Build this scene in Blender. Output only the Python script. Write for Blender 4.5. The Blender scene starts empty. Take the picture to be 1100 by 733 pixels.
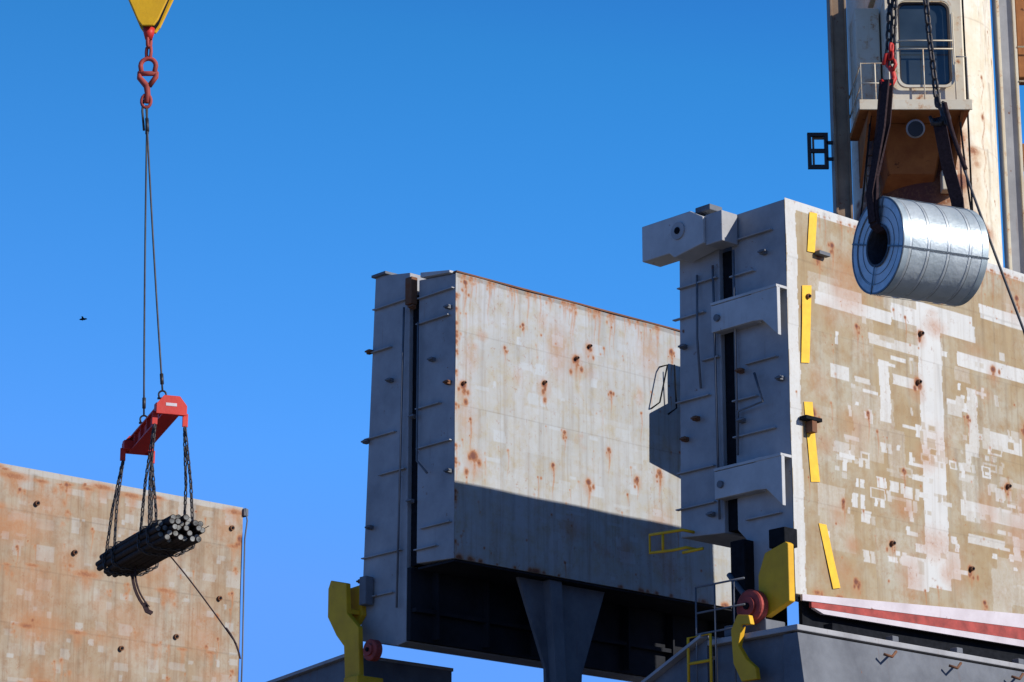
import bpy, bmesh, math, random
import numpy as np
from mathutils import Vector, Matrix
random.seed(7); rng=np.random.default_rng(11)
scene=bpy.context.scene
# ------------------------------------------------------------------ ship frame
ANG=math.radians(48)
UX,UY=math.sin(ANG),math.cos(ANG)
VX,VY=-math.cos(ANG),math.sin(ANG)
OX,OY=5.868,58.0
def W(s,t,z): return (OX+s*UX+t*VX, OY+s*UY+t*VY, z)
# ------------------------------------------------------------------ materials
def ramp(nt,fac,p0,p1,c0=(0,0,0,1),c1=(1,1,1,1)):
    r=nt.nodes.new('ShaderNodeValToRGB'); r.color_ramp.elements[0].position=p0; r.color_ramp.elements[1].position=p1
    r.color_ramp.elements[0].color=c0; r.color_ramp.elements[1].color=c1
    nt.links.new(fac,r.inputs[0]); return r.outputs[0]
def noise(nt,co,scale,detail=6,rough=0.6,sc=None,loc=(0,0,0)):
    n=nt.nodes.new('ShaderNodeTexNoise'); n.inputs['Scale'].default_value=scale
    n.inputs['Detail'].default_value=min(detail,5); n.inputs['Roughness'].default_value=rough
    m=nt.nodes.new('ShaderNodeMapping'); nt.links.new(co,m.inputs[0])
    if sc: m.inputs['Scale'].default_value=sc
    m.inputs['Location'].default_value=loc
    nt.links.new(m.outputs[0],n.inputs['Vector']); return n.outputs['Fac']
def mix(nt,f,a,b,mode='MIX'):
    m=nt.nodes.new('ShaderNodeMix'); m.data_type='RGBA'; m.blend_type=mode
    for sock,val in ((m.inputs[0],f),(m.inputs[6],a),(m.inputs[7],b)):
        if isinstance(val,(int,float)): sock.default_value=val
        elif isinstance(val,tuple): sock.default_value=(val+(1,))[:4]
        else: nt.links.new(val,sock)
    return m.outputs[2]
def math_(nt,op,a,b=None,clamp=False):
    m=nt.nodes.new('ShaderNodeMath'); m.operation=op; m.use_clamp=clamp
    for i,v in enumerate((a,b)):
        if v is None: continue
        if isinstance(v,(int,float)): m.inputs[i].default_value=v
        else: nt.links.new(v,m.inputs[i])
    return m.outputs[0]
def newmat(name):
    m=bpy.data.materials.new(name); m.use_nodes=True; nt=m.node_tree
    b=nt.nodes['Principled BSDF']; tc=nt.nodes.new('ShaderNodeTexCoord').outputs['Object']
    return m,nt,b,tc
def bump(nt,b,h,strength,dist):
    n=nt.nodes.new('ShaderNodeBump'); n.inputs['Strength'].default_value=strength; n.inputs['Distance'].default_value=dist
    nt.links.new(h,n.inputs['Height']); nt.links.new(n.outputs[0],b.inputs['Normal'])
def weathered(name,base,dark,rust=0.5,rough=0.6,metal=0.0,scale=1.0,rustcol=(0.17,0.06,0.025),spec=0.3,strk=0.75,stain=None):
    m,nt,b,tc=newmat(name)
    n1=noise(nt,tc,0.9*scale,5,0.65)
    c=mix(nt,ramp(nt,n1,0.35,0.7),base,dark)
    st=noise(nt,tc,1.6*scale,4,0.6,(3.5,3.5,0.28))
    lo=0.72-0.2*rust
    sf=math_(nt,'MULTIPLY',ramp(nt,st,lo,lo+0.18),strk)
    c=mix(nt,sf,c,stain if stain else mix(nt,0.5,rustcol,dark))
    n2=noise(nt,tc,3.5*scale,5,0.7,None,(7,3,1))
    lo2=0.74-0.2*rust
    if stain: c=mix(nt,math_(nt,'MULTIPLY',ramp(nt,n2,lo2-.10,lo2+.02),0.6),c,stain)
    c=mix(nt,ramp(nt,n2,lo2,lo2+0.07),c,rustcol)
    nt.links.new(c,b.inputs['Base Color'])
    b.inputs['Roughness'].default_value=rough; b.inputs['Metallic'].default_value=metal
    b.inputs['Specular IOR Level'].default_value=spec
    n4=noise(nt,tc,5*scale,3,0.6)
    bump(nt,b,n4,0.25,0.02)
    return m
def face_mat(name,c1,c2,c3,patch,patch2,line=(0.3,0.27,0.22),strk=0.45,frk=0.55,grime=(0.10,0.07,0.045)):
    """steel plate paint: mask.R rust, mask.G touch-up paint, mask.B grime/weld seams"""
    m,nt,b,tc=newmat(name)
    at=nt.nodes.new('ShaderNodeAttribute'); at.attribute_name='mask'
    sep=nt.nodes.new('ShaderNodeSeparateColor'); nt.links.new(at.outputs['Color'],sep.inputs[0])
    R,G,B=sep.outputs
    n1=noise(nt,tc,0.55,5,0.62); n2=noise(nt,tc,2.6,5,0.7,None,(5,1,2)); n3=noise(nt,tc,14,4,0.65,None,(1,9,4))
    c=mix(nt,ramp(nt,n1,0.40,0.60),c1,c2)
    c=mix(nt,ramp(nt,n2,0.45,0.72),c,c3)
    st=noise(nt,tc,1.5,5,0.6,(4.5,4.5,0.22))
    c=mix(nt,math_(nt,'MULTIPLY',ramp(nt,st,0.48,0.75),strk),c,line)
    pf=ramp(nt,math_(nt,'ADD',G,math_(nt,'MULTIPLY',math_(nt,'SUBTRACT',n3,0.5),0.4)),0.06,0.8)
    pc=mix(nt,math_(nt,'MULTIPLY',ramp(nt,st,0.5,0.8),0.35),mix(nt,n2,patch,patch2),line)
    c=mix(nt,math_(nt,'MULTIPLY',pf,0.95),c,pc)
    c=mix(nt,math_(nt,'MULTIPLY',B,math_(nt,'ADD',n2,0.15)),c,grime)
    ne=math_(nt,'ADD',math_(nt,'MULTIPLY',n3,1.1),math_(nt,'MULTIPLY',n2,0.9))
    rf=math_(nt,'MULTIPLY',R,math_(nt,'ADD',ne,0.1))
    rc=mix(nt,ramp(nt,rf,0.45,0.95),(0.36,0.15,0.055),(0.13,0.035,0.02))
    c=mix(nt,ramp(nt,rf,0.10,0.62),c,rc)
    fr=noise(nt,tc,7.5,5,0.75,None,(2,2,8))
    cl=ramp(nt,noise(nt,tc,0.8,2,0.5,None,(9,4,6)),0.38,0.62,(.25,.25,.25,1),(1,1,1,1))
    c=mix(nt,math_(nt,'MULTIPLY',math_(nt,'MULTIPLY',ramp(nt,fr,0.58,0.69),frk),cl),c,(0.25,0.11,0.05))
    nt.links.new(c,b.inputs['Base Color'])
    b.inputs['Roughness'].default_value=0.62; b.inputs['Specular IOR Level'].default_value=0.3
    big=noise(nt,tc,0.9,2,0.4,None,(3,3,3))
    bump(nt,b,big,0.6,0.10)
    return m
def plain(name,col,rough=0.5,metal=0.0,var=0.25,scale=8,spec=0.4):
    m,nt,b,tc=newmat(name)
    n=noise(nt,tc,scale,4,0.6)
    d=tuple(x*(1-var) for x in col); l=tuple(min(1,x*(1+var)) for x in col)
    nt.links.new(mix(nt,ramp(nt,n,0.3,0.7),d,l),b.inputs['Base Color'])
    b.inputs['Roughness'].default_value=rough; b.inputs['Metallic'].default_value=metal; b.inputs['Specular IOR Level'].default_value=spec
    return m
M_grey=weathered('grey_ship_paint',(0.36,0.36,0.37),(0.24,0.24,0.25),0.45)
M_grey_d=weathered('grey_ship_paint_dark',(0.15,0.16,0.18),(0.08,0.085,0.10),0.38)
M_greyl=weathered('grey_ship_paint_pale',(0.50,0.50,0.50),(0.36,0.36,0.36),0.38)
M_black=plain('near_black_and_gap_shade',(0.012,0.013,0.016),0.9,0,.3,8,.05)  # flat black for dark parts; also paints the shade inside the leaf gaps
M_under=weathered('underside_painted_shade',(0.024,0.026,0.032),(0.012,0.012,0.015),0.25,0.8,spec=.1)  # near-black colour stands in for shade under the middle hatch
M_yel=weathered('yellow_paint',(0.74,0.42,0.012),(0.54,0.28,0.012),0.42)
M_tape=plain('yellow_tape',(0.80,0.46,0.015),0.5,0,0.12,5)
M_red=weathered('red_paint',(0.55,0.03,0.02),(0.40,0.025,0.02),0.15,0.5)
M_redpr=plain('red_lead_primer',(0.30,0.045,0.035),0.7,0,0.35,4)
M_white=weathered('white_gasket_paint',(0.60,0.55,0.58),(0.46,0.40,0.42),0.4)
M_cream=weathered('cream_crane_paint',(0.68,0.62,0.49),(0.60,0.50,0.35),0.5,rustcol=(0.30,0.09,0.03),strk=0.5,stain=(0.50,0.25,0.09))
M_jib=weathered('rusted_jib_paint',(0.34,0.24,0.15),(0.16,0.09,0.055),0.6,rustcol=(0.20,0.07,0.03),scale=.8,strk=.5)
M_orust=weathered('orange_rust_paint',(0.42,0.17,0.055),(0.24,0.085,0.03),0.55,0.85,scale=1.0,rustcol=(0.11,0.04,0.02),strk=.6)
M_rust=weathered('rusty_steel',(0.20,0.09,0.045),(0.10,0.05,0.03),0.9,0.85)
M_steel=plain('dark_chain_steel',(0.05,0.045,0.045),0.55,0.6,0.4,20)
M_wire=plain('wire_rope',(0.06,0.06,0.065),0.6,0.4)
M_strap=plain('sling_webbing',(0.035,0.022,0.024),0.9,0,0.4,30,0.1)
M_pipe=plain('mill_scale_bar',(0.028,0.018,0.014),0.8,0.0,0.5,10,0.15)
M_pend=plain('cut_bar_end',(0.17,0.17,0.16),0.6,0.2,0.85,6)
M_gdeck=plain('deck_paint',(0.04,0.025,0.02),0.8)
M_hull=weathered('hull_paint',(0.04,0.05,0.08),(0.03,0.03,0.04),0.4)
M_sleeve=plain('black_paint',(0.03,0.022,0.02),0.5)
def glass():
    m,nt,b,tc=newmat('cab_glass')
    b.inputs['Roughness'].default_value=0.06; b.inputs['Specular IOR Level'].default_value=0.6
    n=noise(nt,tc,1.3,3,0.5); nt.links.new(mix(nt,n,(0.012,0.02,0.03),(0.05,0.07,0.09)),b.inputs['Base Color'])
    return m
M_glass=glass()
# ------------------------------------------------------------------ mesh helpers
def root(name,loc=(0,0,0)):
    e=bpy.data.objects.new(name,None); e.location=loc; scene.collection.objects.link(e); e.empty_display_size=0.3
    return e
def mk(name,verts,faces,mat,parent,smooth=False,bev=0.0):
    me=bpy.data.meshes.new(name); me.from_pydata([tuple(v) for v in verts],[],faces)
    bm=bmesh.new(); bm.from_mesh(me); bmesh.ops.recalc_face_normals(bm,faces=bm.faces); bm.to_mesh(me); bm.free()
    me.materials.append(mat)
    if smooth:
        for p in me.polygons: p.use_smooth=True
    o=bpy.data.objects.new(name,me); scene.collection.objects.link(o)
    if parent:
        o.parent=parent; o.matrix_parent_inverse=Matrix.Translation(-parent.location)
    if bev>0:
        b=o.modifiers.new('bev','BEVEL'); b.width=bev; b.segments=2; b.limit_method='ANGLE'; b.angle_limit=math.radians(35)
    return o
BF=[(0,1,2,3),(4,7,6,5),(0,4,5,1),(1,5,6,2),(2,6,7,3),(3,7,4,0)]
def box_st(name,s0,s1,t0,t1,z0,z1,mat,par,bev=0.012):
    v=[W(s0,t0,z0),W(s1,t0,z0),W(s1,t1,z0),W(s0,t1,z0),W(s0,t0,z1),W(s1,t0,z1),W(s1,t1,z1),W(s0,t1,z1)]
    return mk(name,v,BF,mat,par,bev=bev)
def box_w(name,x0,x1,y0,y1,z0,z1,mat,par,bev=0.012):
    v=[(x0,y0,z0),(x1,y0,z0),(x1,y1,z0),(x0,y1,z0),(x0,y0,z1),(x1,y0,z1),(x1,y1,z1),(x0,y1,z1)]
    return mk(name,v,BF,mat,par,bev=bev)
def prism(name,A,B,mat,par,bev=0.012):
    n=len(A); f=[tuple(range(n)),tuple(range(2*n-1,n-1,-1))]+[(i,(i+1)%n,n+(i+1)%n,n+i) for i in range(n)]
    return mk(name,list(A)+list(B),f,mat,par,bev=bev)
def prism_tz(name,poly,s0,s1,mat,par,bev=0.012): return prism(name,[W(s0,t,z) for t,z in poly],[W(s1,t,z) for t,z in poly],mat,par,bev)
def prism_sz(name,poly,t0,t1,mat,par,bev=0.0): return prism(name,[W(s,t0,z) for s,z in poly],[W(s,t1,z) for s,z in poly],mat,par,bev)
def frame_of(d):
    d=Vector(d).normalized(); a=Vector((0,0,1)) if abs(d.z)<0.9 else Vector((1,0,0))
    x=d.cross(a).normalized(); y=d.cross(x).normalized(); return x,y,d
def tube_data(pts,r,seg=8,radii=None):
    V=[];F=[];pts=[Vector(p) for p in pts]; n=len(pts); px=None
    for i,p in enumerate(pts):
        d=(pts[min(i+1,n-1)]-pts[max(i-1,0)]).normalized()
        if px is None: x,y,_=frame_of(d)
        else:
            x=(px-d*px.dot(d)).normalized(); y=d.cross(x)
        px=x; rr=radii[i] if radii else r
        for k in range(seg):
            a=2*math.pi*k/seg; V.append(p+x*math.cos(a)*rr+y*math.sin(a)*rr)
    for i in range(n-1):
        for k in range(seg):
            F.append((i*seg+k,i*seg+(k+1)%seg,(i+1)*seg+(k+1)%seg,(i+1)*seg+k))
    F.append(tuple(range(seg))); F.append(tuple((n-1)*seg+k for k in range(seg-1,-1,-1)))
    return V,F
def join(parts):
    V=[];F=[]
    for v,f in parts:
        o=len(V); V+=list(v); F+=[tuple(i+o for i in q) for q in f]
    return V,F
def tube(name,pts,r,mat,par,seg=8,radii=None):
    V,F=tube_data(pts,r,seg,radii); o=mk(name,V,F,mat,par,smooth=True)
    return o
def tubes(name,lists,r,mat,par,seg=6):
    V,F=join([tube_data(p,r,seg) for p in lists]); return mk(name,V,F,mat,par,smooth=True)
def link_data(c,d,side,L,wd,r,ns=12,nr=6):
    c=Vector(c); d=Vector(d).normalized(); side=Vector(side); V=[];F=[]; nrm=d.cross(side)
    h=L/2-wd/2
    for i in range(ns):
        a=2*math.pi*i/ns; ca,sa=math.cos(a),math.sin(a)
        cen=c+side*(wd/2-r)*ca+d*((wd/2-r)*sa+(h if sa>0.01 else (-h if sa<-0.01 else 0)))
        out=(side*ca+d*sa)
        for k in range(nr):
            b=2*math.pi*k/nr; V.append(cen+out*math.cos(b)*r+nrm*math.sin(b)*r)
    for i in range(ns):
        for k in range(nr):
            F.append((i*nr+k,((i+1)%ns)*nr+k,((i+1)%ns)*nr+(k+1)%nr,i*nr+(k+1)%nr))
    return V,F
def chain(name,pts,L,wd,r,mat,par):
    pts=[Vector(p) for p in pts]; parts=[]; pitch=L-2*r*1.05; carry=0;k=0
    for a,b in zip(pts[:-1],pts[1:]):
        d=(b-a); ln=d.length; d.normalize(); x,y,_=frame_of(d); q=carry
        while q<ln:
            ang=(math.pi/2 if k%2 else 0)+random.uniform(-0.25,0.25)+0.6
            parts.append(link_data(a+d*q,d,x*math.cos(ang)+y*math.sin(ang),L,wd,r)); q+=pitch;k+=1
        carry=q-ln
    V,F=join(parts); return mk(name,V,F,mat,par,smooth=True)
def ribbon(name,pts,wd,th,wdir,mat,par):
    pts=[Vector(p) for p in pts]; V=[];F=[];n=len(pts)
    for i,p in enumerate(pts):
        d=(pts[min(i+1,n-1)]-pts[max(i-1,0)]).normalized()
        w=Vector(wdir[i] if isinstance(wdir,list) else wdir); w=(w-d*w.dot(d)).normalized(); m=d.cross(w)
        for a,b in ((-1,-1),(1,-1),(1,1),(-1,1)): V.append(p+w*a*wd/2+m*b*th/2)
    for i in range(n-1):
        for k in range(4): F.append((i*4+k,i*4+(k+1)%4,(i+1)*4+(k+1)%4,(i+1)*4+k))
    F.append((0,1,2,3)); F.append(tuple((n-1)*4+k for k in (3,2,1,0)))
    return mk(name,V,F,mat,par)
def bez(p0,p1,p2,n=10):
    p0,p1,p2=Vector(p0),Vector(p1),Vector(p2)
    return [p0*(1-t)**2+p1*2*t*(1-t)+p2*t*t for t in [i/n for i in range(n+1)]]
# --------------------------------------------------------- masked plate sheets
class Sheet:
    def __init__(s,a0,a1,b0,b1,res):
        s.na=int((a1-a0)/res)+1; s.nb=int((b1-b0)/res)+1
        s.A,s.B=np.meshgrid(np.linspace(a0,a1,s.na),np.linspace(b0,b1,s.nb))
        s.r=np.zeros_like(s.A); s.g=np.zeros_like(s.A); s.b=np.zeros_like(s.A); s.lim=(a0,a1,b0,b1)
    def patch(s,a0,a1,b0,b1,v=1.0):
        wob=0.015*np.sin(s.B*5+a0*9)+0.01*np.sin(s.B*17+b0)
        m=(s.A>a0+wob)&(s.A<a1+wob)&(s.B>b0)&(s.B<b1); s.g[m]=v if v>0 else 0
    def grime(s,a0,a1,b0,b1,v):
        m=(s.A>a0)&(s.A<a1)&(s.B>b0)&(s.B<b1); s.b[m]=np.maximum(s.b[m],v)
    def streak(s,a,b,wid,ln,v):
        dn=b-s.B
        f=np.where(dn>0,np.clip(1-dn/ln,0,1)**.7,0)*np.exp(-((s.A-a-0.02*np.sin(dn*3+a))/wid)**2)
        s.b=np.maximum(s.b,v*f)
    def rust(s,a,b,rad,drip=0.0,v=1.0,elong=1.0):
        d2=((s.A-a)/rad)**2+((s.B-b)/(rad*elong))**2
        s.r=np.maximum(s.r,v*np.exp(-d2))
        if 0.05<=rad<0.2:
            for q in range(4):
                aa=a+rng.normal(0,rad*.9); bb=b-abs(rng.normal(0,rad*1.3)); r2=rad*rng.uniform(.3,.8)
                s.r=np.maximum(s.r,v*.75*np.exp(-(((s.A-aa)/r2)**2+((s.B-bb)/(r2*1.4))**2)))
            s.r=np.maximum(s.r,v*.33*np.exp(-(((s.A-a)/(rad*2.4))**2+((s.B-b+rad)/(rad*3))**2)))
        if drip>0:
            dn=(b-s.B)
            wid=rad*0.6*(1-0.5*np.clip(dn/drip,0,1))
            f=np.where(dn>0,np.clip(1-dn/drip,0,1),0)*np.exp(-((s.A-a-0.03*np.sin(dn*6))/wid)**2)
            s.r=np.maximum(s.r,0.68*v*f)
    def hline(s,b,v=0.5,w=0.02,a0=-99,a1=99): s.grime(max(a0,s.lim[0]),min(a1,s.lim[1]),b-w,b+w,v)
    def vline(s,a,v=0.5,w=0.02): s.grime(a-w,a+w,s.lim[2],s.lim[3],v)
    def build(s,name,fn,mat,par,smooth=True):
        X,Y,Z=fn(s.A,s.B)
        co=np.stack([X,Y,Z],-1).reshape(-1,3).astype(np.float32)
        na,nb=s.na,s.nb
        i=(np.arange(nb-1)[:,None]*na+np.arange(na-1)[None,:]).ravel()
        q=np.stack([i,i+1,i+1+na,i+na],-1).astype(np.int32)
        me=bpy.data.meshes.new(name); me.vertices.add(len(co)); me.vertices.foreach_set('co',co.ravel())
        me.loops.add(q.size); me.loops.foreach_set('vertex_index',q.ravel())
        me.polygons.add(len(q)); me.polygons.foreach_set('loop_start',np.arange(0,q.size,4,dtype=np.int32))
        me.update(calc_edges=True); me.validate()
        if smooth: me.polygons.foreach_set('use_smooth',np.ones(len(q),dtype=bool))
        at=me.attributes.new('mask','FLOAT_COLOR','POINT')
        at.data.foreach_set('color',np.stack([s.r,s.g,s.b,np.ones_like(s.r)],-1).astype(np.float32).ravel())
        me.materials.append(mat); o=bpy.data.objects.new(name,me); scene.collection.objects.link(o)
        if par: o.parent=par; o.matrix_parent_inverse=Matrix.Translation(-par.location)
        return o
def plate_fn(t):
    def fn(A,B):
        w=0.012*np.sin(A*2.1+B*0.7)*np.sin(B*1.7+1)   # plates are never quite flat
        return OX+A*UX+(t+w)*VX, OY+A*UY+(t+w)*VY, B
    return fn
MF_A=face_mat('plate_paint_ochre',(0.33,0.245,0.135),(0.37,0.33,0.25),(0.29,0.19,0.09),(0.51,0.51,0.50),(0.58,0.58,0.56),(0.22,0.14,0.07),.5,.65)
MF_M=face_mat('plate_paint_pale',(0.35,0.355,0.345),(0.39,0.40,0.41),(0.35,0.31,0.23),(0.43,0.45,0.465),(0.37,0.40,0.425),(0.25,0.19,0.13),0.6,0.65)
MF_L=face_mat('plate_paint_brown',(0.30,0.22,0.14),(0.34,0.29,0.225),(0.26,0.155,0.085),(0.40,0.375,0.34),(0.35,0.335,0.31),(0.20,0.11,0.055),0.7,0.75)
SE=11.5
def seal_stubs(par,s0,lst,mat,dep=0.10,th=0.03):
    for i,(t0,t1,z) in enumerate(lst):
        box_st('rib_%d'%i,s0-dep,s0-0.002,t0,t1,z,z+th,mat,par,0.004)
# =================================================================== hatch A (near)
hA=root('hatch_cover',W(0,0,13))
prism_tz('front_leaf',[(0.015,21.63),(1.6,21.63),(1.6,14.6),(1.3,14.3),(1.3,13.2),(0.015,13.0)],0,SE,M_grey,hA,0.02)
prism_tz('back_leaf',[(1.98,21.2),(3.2,21.1),(3.3,14.7),(1.98,14.6)],0,SE,M_grey,hA,0.02)
box_st('leaf_gap',0.12,SE-0.3,1.6,1.98,14.65,20.9,M_black,hA,0)  # black filler: shade between the leaves put into its colour
shA=Sheet(0,SE,13.0,21.66,0.024)
for k in range(40):
    a=rng.uniform(0.4,SE); b=rng.uniform(13.2,21); w=rng.uniform(.5,1.6); h=rng.uniform(.3,1.2); shA.patch(a,a+w,b,b+h,rng.uniform(.12,.3))
shA.patch(4.25,5.05,13.7,20.2,.9); shA.patch(3.6,4.3,13.6,14.3,0.8); shA.patch(4.9,5.4,14.0,14.6,0.7)
shA.patch(0.9,3.4,19.45,19.75,0.8); shA.patch(1.0,2.4,19.75,20.0,0.6); shA.patch(3.4,6.3,19.6,20.0,0.85); shA.patch(4.9,6.2,19.95,20.2,0.8)
shA.patch(5.6,SE,18.95,19.3,0.8); shA.patch(6.5,SE,20.25,20.6,0.8); shA.patch(2.6,4.3,18.9,19.15,0.6)
shA.patch(1.3,1.9,17.9,18.2,0.7);shA.patch(2.9,3.25,17.2,18.6,0.75);shA.patch(3.35,4.2,18.1,18.35,0.7)
shA.patch(5.2,6.0,17.9,18.1,0.8);shA.patch(5.9,6.25,16.9,18.5,0.6);shA.patch(6.6,7.8,17.2,17.6,0.7)
shA.patch(5.5,8.5,15.5,15.85,0.7);shA.patch(5.7,7.0,14.9,15.1,0.6)
for k in range(230):
    a=rng.uniform(0.9,SE-0.3); b=rng.choice([rng.uniform(13.9,19.4),rng.normal(16.0,0.9)])
    w=rng.choice([0.1,0.14,0.2,0.3,0.5]); h=rng.choice([0.08,0.12,0.18,0.26])
    if rng.random()<0.3: w,h=h,w
    v=rng.uniform(0.3,1.0); shA.patch(a,a+w,b,b+h,v)
    if rng.random()<0.3 and w>0.2 and h>0.14: shA.patch(a+0.05,a+w-0.05,b+0.04,b+h-0.04,-1)
    if rng.random()<0.3: shA.patch(a+w+0.06,a+w+0.2,b,b+h,v*0.8)
shA.patch(0,SE,21.46,21.7,1.0); shA.patch(0,0.34,13,21.7,0.75)
for b in (15.05,17.0,18.85,20.35): shA.hline(b,0.28,0.015)
for a in (2.6,5.15,7.7,10.2): shA.vline(a,0.22,0.015)
for k in range(70): shA.streak(rng.uniform(.2,SE),rng.choice([21.6,20.35,18.85,17.0]),rng.uniform(.015,.07),rng.uniform(.4,2.6),rng.uniform(.15,.5))
for a,b,r,d in [(1.05,20.6,.11,.8),(0.62,19.5,.09,.8),(4.35,19.45,.09,.4),(0.7,17.0,.12,.9),(5.75,14.3,.10,.6),(3.1,14.5,.08,.5),(2.2,19.2,.07,.7),(4.2,18.3,.12,.3),(1.6,15.2,.07,.8),(7.2,16.4,.09,.7),(6.9,19.1,.10,.5),(3.6,16.2,.06,.7),(2.5,17.3,.06,.9),(8.0,17.9,.12,.8),(6.2,13.6,.07,.3),(1.9,13.5,.1,.2),(5.9,17.8,.06,.8),(1.5,20.9,.08,1.0),(3.0,21.1,.07,1.2),(7.9,21.0,.08,.8)]: shA.rust(a,b,r,d)
for k in range(110): shA.rust(rng.uniform(0.2,SE),rng.uniform(13.1,21.6),rng.uniform(0.015,0.05),rng.choice([0,0.3,1.0]),rng.uniform(0.3,0.9))
for k in range(34): shA.rust(rng.uniform(0.4,SE),rng.uniform(13.5,21),rng.uniform(0.25,0.9),0,rng.uniform(.2,.36),rng.uniform(.4,1.5))
for k in range(34): shA.rust(rng.uniform(0.2,SE),rng.uniform(13.0,13.15),rng.uniform(0.04,0.16),0,0.8,0.5)
for k in range(50): shA.rust(rng.uniform(0.2,SE),21.5,rng.uniform(0.03,0.1),rng.uniform(0.4,1.8),0.65,0.5)
shA.build('face_plate',plate_fn(0.0),MF_A,hA)
tp=[[(.77,21.5),(1.02,21.52),(.90,20.6),(.66,20.58)],[(.46,19.77),(.76,19.83),(.70,19.0),(.62,18.07),(.36,18.03),(.43,19.0)],[(.41,17.18),(.68,17.22),(.74,16.4),(.84,15.5),(.56,15.46),(.50,16.2)],[(.76,14.6),(1.0,14.6),(1.20,13.9),(1.38,13.3),(1.15,13.25)]]
for i,p in enumerate(tp): prism_sz('tape_%d'%i,p,-0.022,-0.017,M_tape,hA)
def pad(par,s,z,t,r=0.07):
    V,F=tube_data([W(s,t,z),W(s,t-0.07,z)],r,12); mk('lashing_pad',V,F,M_rust,par)
    V,F=tube_data([W(s,t-0.07,z),W(s,t-0.10,z)],r*0.5,10); mk('pad_stud',V,F,M_black,par)
for s,z in [(1.02,20.62),(0.62,19.55),(4.35,19.45),(5.75,14.3),(3.1,14.5),(4.2,18.3),(7.2,16.4)]: pad(hA,s,z,-0.01,.055)
box_st('cleat',0.25,0.75,-0.22,-0.02,16.75,16.83,M_black,hA,0.004)
box_st('cleat_stop',0.45,0.6,-0.2,-0.02,16.5,16.75,M_rust,hA,0.004)
box_st('cleat_top',0.9,1.25,-0.16,-0.02,20.55,20.63,M_grey_d,hA,0.004)
for zc in (19.25,15.55):
    prism_tz('hinge_plate',[(0.0,zc+.38),(0.75,zc+.42),(0.75,zc+.33),(1.95,zc+.33),(1.95,zc-.27),(0.75,zc-.27),(0.45,zc-.3),(0.0,zc-.72)],-0.32,-0.22,M_greyl,hA,0.01)
    box_st('hinge_top',-0.34,0.0,0.0,1.95,zc+.34,zc+.40,M_greyl,hA,0.004)
    box_st('hinge_bottom',-0.30,0.0,0.75,1.93,zc-.26,zc-.21,M_grey,hA,0.004)
    V,F=tube_data([W(-0.38,1.75,zc+.02),W(-0.2,1.75,zc+.02)],0.08,14); mk('hinge_pin',V,F,M_grey_d,hA)
prism_tz('lever_arm',[(1.85,21.55),(2.25,21.78),(3.75,21.78),(3.75,20.95),(2.9,20.95),(2.75,20.82),(1.85,20.95)],-0.62,-0.05,M_greyl,hA,0.02)
V,F=tube_data([W(-0.66,2.6,21.4),W(-0.55,2.6,21.4)],0.2,20); mk('lever_boss',V,F,M_grey,hA)
V,F=tube_data([W(-0.68,2.6,21.4),W(-0.66,2.6,21.4)],0.08,14); mk('lever_bore',V,F,M_black,hA)
box_st('lever_cap',-0.5,-0.1,1.75,2.2,21.72,21.86,M_grey_d,hA,0.02)
box_st('lever_block',-0.55,-0.05,1.35,1.85,20.9,21.6,M_grey,hA,0.02)
seal_stubs(hA,0,[(0.35,1.5,21.0),(0.9,1.6,20.2),(0.3,1.2,18.15),(0.9,1.6,17.4),(0.4,1.6,16.6),(0.3,1.3,14.75)],M_grey)
seal_stubs(hA,0,[(2.0,3.2,20.3),(2.4,3.35,19.6),(2.0,2.5,18.5),(2.3,3.3,17.7),(2.2,3.3,16.1),(2.2,3.35,15.3)],M_grey)
tubes('hydraulic_pipes',[[W(-.1,1.45,20.8),W(-.1,1.45,16.2)],[W(-.08,2.1,20.6),W(-.08,2.05,14.9)],[W(-.12,.9,17.9),W(-.2,.6,17.2),W(-.12,1.4,17.15),W(-.1,1.45,16.4)],[W(-.06,2.6,20.5),W(-.2,2.5,19.0),W(-.06,2.55,17.9)]],0.03,M_grey_d,hA)
def clip(par,i,t,z,m):
    box_st('clip_%d'%i,-0.14,0,t-.06,t+.06,z,z+.10,m,par,0.01); box_st('clip_arm_%d'%i,-0.2,-.14,t-.16,t+.05,z+.02,z+.06,m,par,0.005)
for i,(t,z) in enumerate([(1.35,18.0),(1.35,16.9),(3.05,18.9),(3.05,16.8),(2.3,15.0),(.2,17.6),(2.7,17.2),(.6,20.5)]): clip(hA,i,t,z,M_rust if i%3==0 else M_grey_d)
def lin(s,a,b): return a+(b-a)*s/7.6
prism_sz('gasket_band',[(0.1,12.99),(SE,lin(SE,12.98,13.5)),(SE,lin(SE,12.86,13.18)),(0.1,12.86)],-0.10,-0.04,M_white,hA)
prism_sz('primer_band',[(0.35,12.855),(SE,lin(SE,12.86,13.18)-.01),(SE,lin(SE,12.74,12.90)),(0.35,12.74)],-0.12,-0.05,M_redpr,hA)
prism_sz('rubber_lip',[(0.4,12.73),(SE,lin(SE,12.74,12.90)-.01),(SE,lin(SE,12.64,12.74)),(0.7,12.64)],-0.14,-0.05,M_white,hA)
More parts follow.
